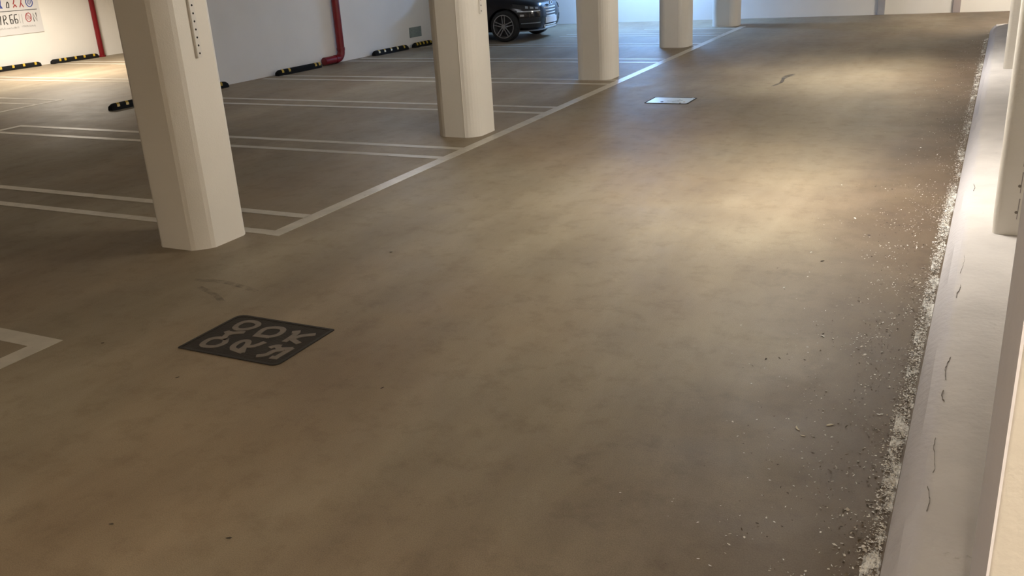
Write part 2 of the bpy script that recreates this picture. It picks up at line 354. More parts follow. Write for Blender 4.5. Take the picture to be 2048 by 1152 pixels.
# ------------------------------------------------------------------ columns in the bay row
def col_profile(hw, hd, c, seg=5, kink=0.16):
    # rounded square; each corner is an arc that meets the flats at a slight edge
    P = []
    for sx, sy, a0 in ((1, -1, -math.pi / 2), (1, 1, 0), (-1, 1, math.pi / 2), (-1, -1, math.pi)):
        cx, cy = sx * (hw - c), sy * (hd - c)
        for k in range(seg + 1):
            t = k / seg; a = a0 + math.pi / 2 * t
            bul = 1.0 - kink * math.sin(math.pi * t)
            P.append((cx + c * math.cos(a) * bul, cy + c * math.sin(a) * bul))
    return P
def build_column(cx, cy, label, c=0.105, kink=0.13, rail=None):
    t = empty('concrete_column', (cx * U, cy * U, 0)); tag(t, label, 'column', 'row of concrete columns beside the parking bays')
    mb = MB(); P = [(x * U, y * U) for x, y in col_profile(0.205, 0.21, c, 6, kink)]
    n = len(P); zs = [0, 0.02, 0.3, 1.0, 2.0, CEIL]
    vs = [(x * (1.006 if z == 0 else 1), y * (1.006 if z == 0 else 1), z) for z in zs for x, y in P]
    fs = [(i * n + k, i * n + (k + 1) % n, (i + 1) * n + (k + 1) % n, (i + 1) * n + k) for i in range(len(zs) - 1) for k in range(n)]
    fs += [tuple(range(n - 1, -1, -1)), tuple((len(zs) - 1) * n + k for k in range(n))]
    mb.add(vs, fs).build('shaft', M['column'], t, angle=0.17)
    sx_ = (0.205 - c) * U; fy = -0.21 * U
    if kink < 0.15: MB().box(sx_ - 0.004, sx_ + 0.004, fy - 0.003, fy + 0.01, 0.01, CEIL - 0.002).build('form_seam', M['column'], t, bevel=0.001)
    if rail:
        y0, z0, z1, nh, first, step = rail
        x = 0.205 * U
        r = MB().box(x - 0.002, x + 0.022, y0 * U - 0.027, y0 * U + 0.027, z0, z1).build('mounting_rail', M['rail'], t, bevel=0.003)
        for k in range(nh):
            zz = z0 + first + k * step
            MB().tube([(x + 0.020, y0 * U, zz), (x + 0.0232, y0 * U, zz)], 0.0085, 10).build('rail_hole', M['dark'], r)
    return t
build_column(-4.037, 3.805, 'nearest and largest cream column with a perforated rail on its side', 0.095, 0.20, (0.0, 1.555, 2.75, 18, 0.035, 0.062))
build_column(-3.985, 6.888, 'cream column left of the parked car, second of the row, rail end near its top', 0.11, 0.08, (-0.01, 1.47, 2.7, 18, 0.03, 0.065))
build_column(-4.0, 9.972, 'cream column right of the parked car, third of the row', 0.11, 0.08)
build_column(-3.985, 12.82, 'cream column in front of the bright blue floor, fourth of the row', 0.11, 0.08)
build_column(-3.968, 15.48, 'farthest and smallest cream column of the row near the far wall', 0.11, 0.08)

# ------------------------------------------------------------------ pillars on the kerb
def pillar(x0, x1, y0, y1, c, label, z0=0.136, seams=False, bounce_tint=False):
    t = empty('kerb_pillar', (x0 * U, y0 * U, z0)); tag(t, label, 'pillar', 'pillars standing on the kerb')
    w_, d_ = (x1 - x0) * U, (y1 - y0) * U
    P = [(x + w_ / 2, y + d_ / 2) for x, y in col_profile(w_ / 2, d_ / 2, c, 4, 0.05)]
    MB().prism(P, 0, CEIL - z0).build('shaft', M['pillar'], t, angle=0.5)
    if bounce_tint: MB().box(-0.004, 0.001, 0.0, d_, 0.0, CEIL - z0 - 0.002).build('bounce_tint_side', M['lavender'], t)  # thin layer with lavender bounce light put into its colour
    if seams:
        s = MB()
        sx = w_ * 0.33
        for k in range(9):
            a = 0.12 + k * 0.19
            s.add([(sx + 0.004 * math.sin(k * 3.1), -0.0015, a), (sx + 0.005, -0.0015, a), (sx + 0.006 + 0.004 * math.cos(k), -0.0015, a + 0.15), (sx + 0.002, -0.0015, a + 0.15)], [(0, 1, 2, 3)])
        s.build('form_seam', M['crackgrey'], t)
        for zz in (0.17, 0.36):
            MB().tube([(sx - 0.005, 0.004, zz), (sx - 0.005, -0.002, zz)], 0.011, 10).build('tie_hole', M['letter'], t)
    return t
pillar(0.062, 0.352, 1.10, 1.585, 0.008, 'nearest pillar at the bottom right edge with a side face tinted lavender for bounce light', bounce_tint=True)
pillar(0.073, 0.352, 4.787, 5.147, 0.045, 'shaded pillar on the kerb at the right edge, with a vertical form seam', 0.136, True)
pillar(0.0645, 0.352, 10.19, 10.55, 0.045, 'farther pillar on the kerb, thin sliver behind the shaded pillar', 0.136)

pillar(0.090, 0.352, 13.98, 14.32, 0.02, 'pillar at the far end of the kerb, hidden behind the nearer pillars')

# ------------------------------------------------------------------ manholes
def slab(P, z0, z1): return MB().prism(P, z0, z1)
def rrect(x0, x1, y0, y1, r, seg=4):
    out = []
    for cx, cy, a0 in ((x1 - r[0], y0 + r[0], -90), (x1 - r[1], y1 - r[1], 0), (x0 + r[2], y1 - r[2], 90), (x0 + r[3], y0 + r[3], 180)):
        rr = r[len(out) // (seg + 1)]
        for k in range(seg + 1):
            a = math.radians(a0 + 90 * k / seg); out.append((cx + rr * math.cos(a), cy + rr * math.sin(a)))
    return out
def ring(mb, A, B, z0, z1):
    n = len(A); vs = [(x, y, z) for z in (z0, z1) for x, y in A] + [(x, y, z) for z in (z0, z1) for x, y in B]
    fs = []
    for i in range(n):
        j = (i + 1) % n
        fs += [(n + i, n + j, 3 * n + j, 3 * n + i), (i, j, n + j, n + i), (2 * n + i, 3 * n + i, 3 * n + j, 2 * n + j)]
    return mb.add(vs, fs)
mx, my = -4.045, 4.10
mh = empty('manhole_cover', (mx, my, 0)); tag(mh, 'dark rectangular manhole cover with raised letters near the front', 'manhole cover')
A = rrect(-0.402, 0.402, -0.290, 0.290, (0.05, 0.008, 0.06, 0.008)); B = rrect(-0.382, 0.382, -0.270, 0.270, (0.045, 0.008, 0.055, 0.008))
ring(MB(), A, B, 0.0005, 0.007).build('frame', M['castrim'], mh)
slab(B, 0.0005, 0.0035).build('cover_plate', M['cast'], mh)
LET = {
 'O': ([[(-4.216, 4.304), (-4.273, 4.317), (-4.318, 4.298), (-4.332, 4.254), (-4.317, 4.196), (-4.273, 4.176), (-4.23, 4.191), (-4.195, 4.229), (-4.19, 4.274)]], True),
 'D': ([[(-4.084, 4.14), (-4.103, 4.226), (-4.089, 4.262), (-4.037, 4.288), (-3.985, 4.283), (-3.956, 4.244), (-3.954, 4.185), (-3.994, 4.142)], [(-3.985, 4.146), (-4.092, 4.136)]], False),
 'K': ([[(-3.837, 4.126), (-3.84, 4.191), (-3.848, 4.254)], [(-3.879, 4.261), (-3.849, 4.281)], [(-3.836, 4.177), (-3.735, 4.131)], [(-3.815, 4.177), (-3.787, 4.231), (-3.723, 4.276)]], False),
 'Q': ([[(-4.236, 4.023), (-4.296, 4.024), (-4.335, 3.993), (-4.338, 3.937), (-4.315, 3.894), (-4.266, 3.89), (-4.216, 3.915), (-4.201, 3.97), (-4.236, 4.023)], [(-4.263, 4.029), (-4.287, 4.095), (-4.29, 4.124)], [(-4.317, 4.119), (-4.265, 4.087)], [(-4.282, 4.081), (-4.251, 4.122), (-4.2, 4.145)]], False),
 'R': ([[(-4.076, 3.915), (-4.106, 3.946), (-4.117, 3.999), (-4.103, 4.041), (-4.07, 4.045), (-4.043, 4.011), (-4.025, 3.954), (-4.029, 3.91)], [(-4.076, 3.915), (-3.989, 3.897)], [(-3.989, 3.897), (-4.025, 3.954)], [(-4.023, 3.976), (-3.978, 3.998), (-3.954, 4.061)]], False),
 'K2': ([[(-3.86, 4.019), (-3.847, 4.045), (-3.819, 4.054)], [(-3.833, 4.045), (-3.774, 4.008)], [(-3.722, 4.047), (-3.725, 3.9)], [(-3.752, 3.9), (-3.714, 3.904)], [(-3.782, 4.018), (-3.722, 4.047)], [(-3.852, 3.887), (-3.811, 3.919), (-3.803, 3.976), (-3.763, 4.011)]], False)}
for k, (ss, cl) in LET.items():
    mb = MB()
    for si, s in enumerate(ss): mb.ribbon(smooth_pts([(x - mx, y - my) for x, y in s], cl), 0.039, 0.003, 0.0060 + 0.0004 * si, closed=cl)
    mb.build('raised_letter', M['letter'], mh)
mx2, my2 = -2.725 * U, 8.61 * U
mh2 = empty('manhole_cover', (mx2, my2, 0)); tag(mh2, 'small pale blue manhole cover farther up the lane', 'manhole cover')
hx, hy = 0.198 * U, 0.152 * U
A = rrect(-hx - 0.02, hx + 0.02, -hy - 0.02, hy + 0.02, (0.05, 0.02, 0.05, 0.02)); B = rrect(-hx, hx, -hy, hy, (0.04, 0.015, 0.04, 0.015))
ring(MB(), A, B, 0.0005, 0.006).build('frame', M['castrim'], mh2)
M['paleblue'] = mat('pale_blue_cover', (0.72, 0.87, 1.0), 0.3, var=(0.62, 0.77, 0.95), scale=7)  # pale blue tone put into the base colour of the whole plate
slab(B, 0.0005, 0.004).build('cover_plate', M['paleblue'], mh2)
MB().ribbon([(-0.03, -0.05), (0.05, -0.06), (0.10, -0.01), (0.12, 0.06)], 0.02, 0.003, 0.0052).ribbon([(0.06, -0.12), (0.13, -0.10), (0.16, 0.03)], 0.016, 0.003, 0.0052).build('handle_mark', M['steelmark'], mh2)
MB().tube([(-0.09, -0.13, 0.003), (-0.09, -0.13, 0.006)], 0.022, 12).build('keyhole', M['dark'], mh2)
for bx, by in ((0.20, -0.205), (0.235, -0.13), (0.268, 0.19)):
    MB().tube([(bx, by, 0.003), (bx, by, 0.012)], 0.016, 10).build('bolt', M['chrome'], mh2)

# ------------------------------------------------------------------ wheel stops
def wheel_stop(ax, ay, bx, by, label, patches):
    a = Vector((ax * U, ay * U, 0)); b = Vector((bx * U, by * U, 0)); d = b - a; L_ = d.length
    t = empty('wheel_stop', a, math.atan2(d.y, d.x)); tag(t, label, 'wheel stop', 'black wheel stops with yellow patches')
    prof = [(-0.075, 0), (-0.072, 0.045), (-0.055, 0.088), (-0.02, 0.108), (0.02, 0.108), (0.055, 0.088), (0.072, 0.045), (0.075, 0)]
    n = len(prof); xs = [(0, 0.72), (0.05, 0.97), (0.09, 1.0), (L_ - 0.09, 1.0), (L_ - 0.05, 0.97), (L_, 0.72)]
    vs = [(x, y * s, z * s) for x, s in xs for y, z in prof]
    fs = [(i * n + k, i * n + (k + 1) % n, (i + 1) * n + (k + 1) % n, (i + 1) * n + k) for i in range(len(xs) - 1) for k in range(n)]
    fs += [tuple(range(n - 1, -1, -1)), tuple((len(xs) - 1) * n + k for k in range(n))]
    MB().add(vs, fs).build('body', M['rubber'], t, angle=0.8)
    for p in patches:
        u0 = p * L_; hw_ = 0.03
        # a chevron patch wrapping the lane-facing shoulder (local -y)
        pv = []
        for k, (y, z) in enumerate([(-0.0735, 0.050), (-0.0565, 0.0895), (-0.02, 0.1095), (-0.005, 0.1095)]):
            sk = 0.012 * (k - 1)
            pv += [(u0 - hw_ + sk, y - 0.002, z + 0.0015), (u0 + hw_ * 0.8 + sk, y - 0.002, z + 0.0015)]
        MB().add(pv, [(0, 1, 3, 2), (2, 3, 5, 4), (4, 5, 7, 6)]).build('reflector', M['yellow'], t)
    return t
def mid_x(y, off): return MA.x + (y - MA.y) * (MB_.x - MA.x) / (MB_.y - MA.y) + off
P6 = (0.12, 0.28, 0.47, 0.66, 0.86)
def ws_left(y0, y1, label): wheel_stop(left_x(y0) + 0.10, y0, left_x(y1) + 0.10, y1, label, (0.17, 0.28, 0.5, 0.69, 0.9))
ws_left(9.55, 10.47, 'wheel stop under the wall sign at the left edge of the picture')
ws_left(10.66, 11.50, 'wheel stop on the floor against the left wall beside the red pipe')
wheel_stop(-8.70, 7.20, -8.66, 7.95, 'wheel stop poking out left of the nearest column', P6)
wheel_stop(mid_x(8.02, 0.13), 8.02, mid_x(8.86, 0.13), 8.86, 'wheel stop whose end peeks out right of the nearest column', P6)
wheel_stop(mid_x(9.74, 0.10), 9.74, mid_x(10.56, 0.10), 10.56, 'wheel stop in line with the elbow of the red pipe', (0.10, 0.25, 0.86, 0.97 - 0.02))
wheel_stop(mid_x(11.72, 0.09), 11.72, mid_x(12.52, 0.09), 12.52, 'wheel stop below the small wall vent', P6)
wheel_stop(mid_x(12.68, 0.09), 12.68, mid_x(13.15, 0.09), 13.15, 'wheel stop half hidden behind the second column', P6)

# ------------------------------------------------------------------ red pipes
def arc(c, r, a0, a1, ud, vd, n=8):
    return [c + r * (math.cos(a0 + (a1 - a0) * k / n) * ud + math.sin(a0 + (a1 - a0) * k / n) * vd) for k in range(n + 1)]
pr = 0.054 * U
wd = Vector((MB_.x - MA.x, MB_.y - MA.y, 0)).normalized()
py = 11.045; base = Vector((mid_x(py, 0.075) * U, py * U, 0))
rp = empty('red_pipe', base); tag(rp, 'dark red pipe bending from the grey wall down along the floor', 'pipe')
R = 0.15; zc = pr + 0.012
pts = [Vector((0, 0, CEIL)), Vector((0, 0, 1.2)), Vector((0, 0, zc + R))]
pts += arc(Vector((0, 0, zc + R)) - wd * R, R, 0, -math.pi / 2, wd, Vector((0, 0, 1)))[1:]
pts += [-wd * 0.55 + Vector((0, 0, zc))]
MB().tube(pts, pr, 20).build('pipe_run', M['red'], rp, angle=0.9)
MB().tube([Vector((0, 0, zc + R + 0.01)), Vector((0, 0, zc + R + 0.07))], pr * 1.10, 20).build('coupling', M['red'], rp, angle=0.9)
MB().tube([-wd * (R + 0.01) + Vector((0, 0, zc)), -wd * (R + 0.07) + Vector((0, 0, zc))], pr * 1.10, 20).build('coupling', M['red'], rp, angle=0.9)
MB().tube([Vector((0, 0, 1.9)), Vector((0, 0, 1.94))], pr * 1.12, 20).box(-0.11, 0.0, -0.02, 0.02, 1.90, 1.94).build('pipe_clamp', M['galv'], rp)
py = 11.60; lp = empty('red_pipe', (left_x(py) * U + 0.12, py * U, 0)); tag(lp, 'straight dark red pipe on the bright left wall', 'pipe')
MB().tube([(0, 0, 0.03), (0, 0, CEIL)], 0.045 * U, 20).build('pipe_run', M['red'], lp, angle=0.9)
MB().tube([(0, 0, 0.0), (0, 0, 0.04)], 0.058 * U, 20).build('floor_collar', M['red'], lp, angle=0.9)
MB().tube([Vector((0, 0, 1.9)), Vector((0, 0, 1.94))], 0.052 * U, 20).box(-0.1, 0.0, -0.02, 0.02, 1.90, 1.94).build('pipe_clamp', M['galv'], lp)

# ------------------------------------------------------------------ wall vent
vy = 12.875; vo = empty('wall_vent', (mid_x(vy, 0.0) * U, vy * U, 0.335), math.atan2(wd.y, wd.x))
tag(vo, 'small grey-green rectangular vent low on the grey wall', 'vent')
MB().box(-0.225, 0.225, -0.018, 0.0, -0.115, 0.115).build('frame', M['vent'], vo, bevel=0.004)
for k in range(5):
    z = -0.075 + k * 0.0375
    MB().add([(-0.19, -0.02, z - 0.012), (0.19, -0.02, z - 0.012), (0.19, -0.028, z - 0.009), (-0.19, -0.028, z - 0.009), (-0.19, -0.02, z + 0.014), (0.19, -0.02, z + 0.014)], [(0, 1, 2, 3), (3, 2, 5, 4), (0, 3, 4), (1, 5, 2)]).build('slat', M['vent'], vo)

# ------------------------------------------------------------------ wall sign (traced in metres along the wall: y, z)
ang = math.atan2(1, 0.15)
SY = 15.3; sgx = left_x(SY / U) * U
sg = empty('wall_sign', (sgx, SY, 0), ang); tag(sg, 'white rules sign with pictograms on the bright left wall', 'sign')
MB().box(-0.52, 0.80, -0.018, 0.0, 0.785, 1.84).build('board', M['board'], sg, bevel=0.004)
def sp(a, b, h): return (a, -0.018 - h, b)
def ink(name, strokes, wd_, m, closed=False):
    mb = MB()
    for i_, s in enumerate(strokes): mb.ribbon(s, wd_, 0.0, 0.0012 + 0.0003 * (i_ % 3), sp, closed)
    return mb.build(name, M[m], sg)
ink('divider_line', [[(-0.50, 1.347), (0.728, 1.327)]], 0.014, 'ink')
ink('letter', [[(-0.148, 1.05), (-0.136, 1.245), (-0.081, 1.248), (-0.066, 1.206), (-0.09, 1.161), (-0.137, 1.141)], [(-0.096, 1.089), (-0.064, 1.045)]], 0.024, 'ink')
ink('letter', [[(-0.20, 1.24), (-0.232, 1.05)]], 0.024, 'ink')
ink('letter', [[(0.09, 1.252), (0.021, 1.246), (0.014, 1.15), (0.021, 1.044), (0.065, 1.048), (0.083, 1.119), (0.063, 1.145), (0.01, 1.134)]], 0.024, 'ink')
ink('letter', [[(0.2, 1.245), (0.14, 1.243), (0.126, 1.155), (0.134, 1.049), (0.186, 1.052), (0.2, 1.107), (0.183, 1.142), (0.13, 1.139)]], 0.024, 'ink')
ink('letter', [[(0.257, 1.248), (0.24, 1.128), (0.254, 1.045)], [(0.32, 1.242), (0.309, 1.023)]], 0.009, 'inkgrey')
ink('round_emblem', [[(0.499, 1.258), (0.444, 1.247), (0.408, 1.193), (0.405, 1.111), (0.441, 1.059), (0.483, 1.054), (0.532, 1.09), (0.546, 1.163), (0.536, 1.23)]], 0.019, 'inkred', True)
ink('emblem_figure', [[(0.468, 1.215), (0.492, 1.177), (0.474, 1.095)], [(0.446, 1.222), (0.436, 1.117)], [(0.518, 1.174), (0.513, 1.111)]], 0.014, 'inkred')
ink('letter', [[(0.598, 1.051), (0.6, 1.24), (0.678, 1.051), (0.68, 1.241)]], 0.022, 'ink')
rs = random.Random(3)
for a, b, z0, z1 in ((-0.48, 0.195, 0.955, 0.949), (0.27, 0.62, 0.968, 0.946)):
    small = []; x = a
    while x < b:
        z = z0 + (z1 - z0) * (x - a) / (b - a); small.append([(x, z - 0.022), (x + rs.uniform(-0.004, 0.006), z + rs.choice((0.006, 0.022)))])
        if rs.random() < 0.5: small.append([(x, z), (x + 0.016, z)])
        x += rs.uniform(0.016, 0.028)
    tag(ink('small_print', small, 0.007, 'inkgrey'), kind='stuff')
ink('pictogram', [[(-0.126, 1.66), (-0.126, 1.563), (-0.162, 1.423)], [(-0.20, 1.43), (-0.16, 1.54), (-0.113, 1.419)]], 0.034, 'inkblue')
ink('pictogram', [[(0.042, 1.549), (0.018, 1.503), (-0.002, 1.425), (0.056, 1.42), (0.07, 1.507), (0.045, 1.55)], [(0.02, 1.62), (0.07, 1.62)]], 0.024, 'ink')
ink('pictogram', [[(0.22, 1.65), (0.213, 1.567), (0.176, 1.489), (0.216, 1.478), (0.167, 1.418)], [(0.214, 1.47), (0.244, 1.419)]], 0.026, 'inkred')
ink('pictogram', [[(0.395, 1.65), (0.389, 1.568), (0.357, 1.474), (0.323, 1.408)], [(0.369, 1.505), (0.413, 1.404)]], 0.022, 'inkred')
cc = [(0.573 + 0.082 * math.cos(k * math.pi / 8), 1.505 + 0.108 * math.sin(k * math.pi / 8)) for k in range(16)]
ink('round_emblem', [cc], 0.022, 'inkblue', True)
ink('emblem_figure', [[(0.535, 1.57), (0.545, 1.46)], [(0.575, 1.58), (0.575, 1.44)], [(0.615, 1.57), (0.605, 1.47)]], 0.015, 'inkblue')

# ------------------------------------------------------------------ parked car (nose towards +x)
SC = 1.03
car = empty('parked_car', (-6.93 * U, 13.36 * U + 0.94, 0)); car.scale = (SC,) * 3
tag(car, 'black car with chrome grille parked behind the columns', 'car')
XF, XR, HW = 0.77, -3.78, 0.93
NT = 96
def outline(t):                       # plan curve: superellipse with a rounder nose
    c, s = math.cos(t), math.sin(t)
    e = 2 / 5.2 if c < 0 else 2 / 3.6
    return ((XF - 0.9 if c > 0 else 0) * 0 + (abs(c) ** e) * (XF + 1.2 if c > 0 else 1.2 + XR) * (1 if c > 0 else 1) - 1.2, math.copysign(abs(s) ** (2 / 5.0), s) * HW)
def ztop(x):
    if x > -0.75: return 1.02 - 0.21 * max(0, (x + 0.75) / 1.52) ** 1.7
    return 1.02 + 0.08 * min(1, (-0.75 - x) / 3)
# rings: (inset, z as function of x)
RINGS = [(0.30, lambda x: 0.22), (0.10, lambda x: 0.21), (0.035, lambda x: 0.30), (0.0, lambda x: 0.44), (0.0, lambda x: 0.56), (0.012, lambda x: 0.66 + 0.06 * min(1, max(0, 0.4 - x))),
         (0.035, lambda x: ztop(x) - 0.10), (0.075, lambda x: ztop(x) - 0.03), (0.15, lambda x: ztop(x)), (0.40, lambda x: ztop(x) + 0.025), (0.70, lambda x: ztop(x) + 0.03)]
def ringpt(k, t, grow=0.0):
    x, y = outline(t); ins, zf = RINGS[k]; ins -= grow
    nx = x - ins * (1 if x > -1.2 else -1) * min(1, abs(math.cos(t)) ** 0.4 * 1.1) * 0.8
    ny = math.copysign(max(0.0, abs(y) - ins * min(1, abs(math.sin(t)) ** 0.5 * 1.2)), y) if abs(y) > 1e-6 else 0
    return Vector((nx, ny, zf(nx)))
vs = []; fs = []
for k in range(len(RINGS)):
    for i in range(NT): vs.append(ringpt(k, 2 * math.pi * i / NT))
for k in range(len(RINGS) - 1):
    for i in range(NT): j = (i + 1) % NT; fs.append((k * NT + i, k * NT + j, (k + 1) * NT + j, (k + 1) * NT + i))
fs.append(tuple(range(NT - 1, -1, -1))); K = (len(RINGS) - 1) * NT; fs.append(tuple(K + i for i in range(NT)))
body = MB().add(vs, fs).build('body', M['carpaint'], car, angle=0.7)
# cut the wheel arches
AX = (0.0, -2.78); WR = 0.345
cutters = []
for ax in AX:
    for s in (-1, 1):
        c = MB().tube([(ax, s * 0.62, 0.335), (ax, s * 1.2, 0.335)], 0.40, 32).build('arch_cutter', M['plastic'], car)
        md = body.modifiers.new('arch', 'BOOLEAN'); md.operation = 'DIFFERENCE'; md.object = c; md.solver = 'EXACT'; cutters.append(c)
bpy.context.view_layer.update()
dg = bpy.context.evaluated_depsgraph_get()
me2 = bpy.data.meshes.new_from_object(body.evaluated_get(dg)); body.modifiers.clear(); body.data = me2
for c in cutters: bpy.data.objects.remove(c)
def patch(name, k0, k1, t0, t1, m, grow=0.012, parent=car, nt=12, f0=0.0, f1=1.0, thick=0.02):
    vs = []; n = nt + 1
    def pt(v, t, g):
        kk = k0 + (k1 - k0) * v; a = int(math.floor(kk)); a = min(a, len(RINGS) - 2); fr = kk - a
        return ringpt(a, t, g).lerp(ringpt(a + 1, t, g), fr)
    rows = 5
    for g in (grow, grow - thick):
        for r in range(rows):
            for i in range(n):
                u = i / nt; ta = t0 + (t1 - t0) * u
                v = r / (rows - 1); lo = f0 * (1 - u); hi = 1 - (1 - f1) * (1 - u)
                vs.append(pt(lo + (hi - lo) * v, ta, g))
    fs = []; o = rows * n
    for r in range(rows - 1):
        for i in range(nt):
            a = r * n + i; fs += [(a, a + 1, a + n + 1, a + n), (o + a + n, o + a + n + 1, o + a + 1, o + a)]
    for i in range(nt): fs += [(i, o + i, o + i + 1, i + 1), ((rows - 1) * n + i, (rows - 1) * n + i + 1, o + (rows - 1) * n + i + 1, o + (rows - 1) * n + i)]
    for r in range(rows - 1): fs += [(r * n, (r + 1) * n, o + (r + 1) * n, o + r * n), (r * n + nt, o + r * n + nt, o + (r + 1) * n + nt, (r + 1) * n + nt)]
    return MB().add(vs, fs).build(name, M[m], parent, angle=0.7)
def t_at_y(y):   # angle of the nose outline at lateral position y
    return math.asin(min(1, max(-1, math.copysign((abs(y) / HW) ** 2.5, y))))
def nose_x(y, z):
    t = t_at_y(y)
    return ringpt(4, t).x
# grille: frame, slats, plate
gx = nose_x(0.0, 0.5) + 0.004
gw1, gw0, gz0, gz1 = 0.42, 0.30, 0.24, 0.75
def gpoly(s): return [(-gw0 * s, gz0 + 0.02), (gw0 * s, gz0 + 0.02), (gw1 * s, gz0 + 0.30), (gw1 * s * 0.95, gz1), (-gw1 * s * 0.95, gz1), (-gw1 * s, gz0 + 0.30)]
def gb(a, b, h): return (gx + h - 0.10 * abs(a / 0.42) ** 2.5, a, b)
MB().add([gb(a, b, 0.004) for a, b in gpoly(1.0)], [tuple(range(6))]).add([gb(a, b, -0.12) for a, b in gpoly(1.0)], [tuple(range(6))]).build('grille_back', M['plastic'], car)
gr = MB().ribbon(gpoly(1.0), 0.045, -0.05, 0.022, gb, True).build('grille_frame', M['chrome'], car)
for k in range(7):
    z = 0.31 + k * 0.064
    hw_ = gw0 + (gw1 - gw0) * min(1, (z - gz0) / 0.3) - 0.02
    MB().ribbon([(-hw_ + 2 * hw_ * i / 10, z) for i in range(11)], 0.026, 0.0, 0.02, gb).build('grille_slat', M['chrome'], gr)
MB().ribbon([(-0.26 + 0.52 * i / 8, 0.42) for i in range(9)], 0.13, 0.015, 0.045, gb).build('number_plate', M['plate'], car)
em = [(0.07 * math.cos(k * math.pi / 8), 0.785 + 0.03 * math.sin(k * math.pi / 8)) for k in range(16)]
MB().ribbon(em, 0.014, -0.01, 0.018, gb, True).build('badge', M['chrome'], car)
for s in (-1, 1):
    ta, tb = t_at_y(s * 0.52), s * 0.98
    hl = patch('headlight', 4.75, 6.35, tb, ta, 'plastic', 0.010, f0=0.45, f1=0.80)
    patch('light_strip', 4.80, 5.06, ta, s * 0.90, 'lens', 0.018, hl)
    for q0, q1 in ((0.08, 0.22), (0.30, 0.44), (0.52, 0.62)):
        patch('lamp_unit', 5.5, 6.0, ta + (tb - ta) * q0, ta + (tb - ta) * q1, 'lens', 0.016, hl, nt=4)
    ik = patch('air_intake', 1.9, 3.6, t_at_y(s * 0.50), s * 0.86, 'plastic', 0.006)
    patch('trim_strip', 2.6, 2.75, t_at_y(s * 0.52), s * 0.82, 'alloy', 0.014, ik)
    patch('fog_lamp', 3.9, 4.3, s * 0.74, s * 0.84, 'lens', 0.012, nt=4)
patch('front_lip', 1.0, 1.35, -0.95, 0.95, 'alloy', 0.022, nt=30)
# greenhouse
def gh(x0, x1, y, z): return [(x1, -y * 0.86, z), (x1 - 0.12, -y, z), (x0 + 0.15, -y, z), (x0, -y * 0.85, z), (x0, y * 0.85, z), (x0 + 0.15, y, z), (x1 - 0.12, y, z), (x1, y * 0.86, z)]
lv = [gh(-3.62, -0.62, 0.82, 1.06), gh(-3.5, -0.95, 0.80, 1.22), gh(-3.32, -1.45, 0.70, 1.50), gh(-3.2, -1.66, 0.64, 1.57)]
def stack(lv, cap=True):
    vs = [p for L_ in lv for p in L_]; n = 8
    fs = [(k * n + i, k * n + (i + 1) % n, (k + 1) * n + (i + 1) % n, (k + 1) * n + i) for k in range(len(lv) - 1) for i in range(n)]
    fs += [tuple(range(n - 1, -1, -1)), tuple((len(lv) - 1) * n + i for i in range(n))]
    return MB().add(vs, fs)
stack(lv).build('window_glass', M['glass'], car, angle=0.5)
stack([gh(-3.42, -1.50, 0.705, 1.52), gh(-3.30, -1.62, 0.66, 1.59), gh(-3.1, -1.85, 0.52, 1.625)]).build('roof', M['carpaint'], car, angle=0.6)
for s in (-1, 1):
    for p0, p1 in (((-0.72, 0.83, 1.06), (-1.60, 0.67, 1.53)), ((-1.95, 0.835, 1.06), (-2.05, 0.70, 1.53)), ((-2.95, 0.835, 1.06), (-2.9, 0.70, 1.53)), ((-3.5, 0.80, 1.06), (-3.3, 0.66, 1.53))):
        MB().tube([(p0[0], s * p0[1], p0[2]), (p1[0], s * p1[1], p1[2])], 0.035, 8).build('window_pillar', M['carpaint'], car, smooth=True)
    MB().box(-0.98, -0.83, min(s * 0.86, s * 1.06), max(s * 0.86, s * 1.06), 1.06, 1.19).build('wing_mirror', M['carpaint'], car, bevel=0.03)
    for hx_ in (-1.75, -2.75): MB().box(hx_, hx_ + 0.2, min(s * 0.915, s * 0.95), max(s * 0.915, s * 0.95), 0.86, 0.885).build('door_handle', M['chrome'], car, bevel=0.006)
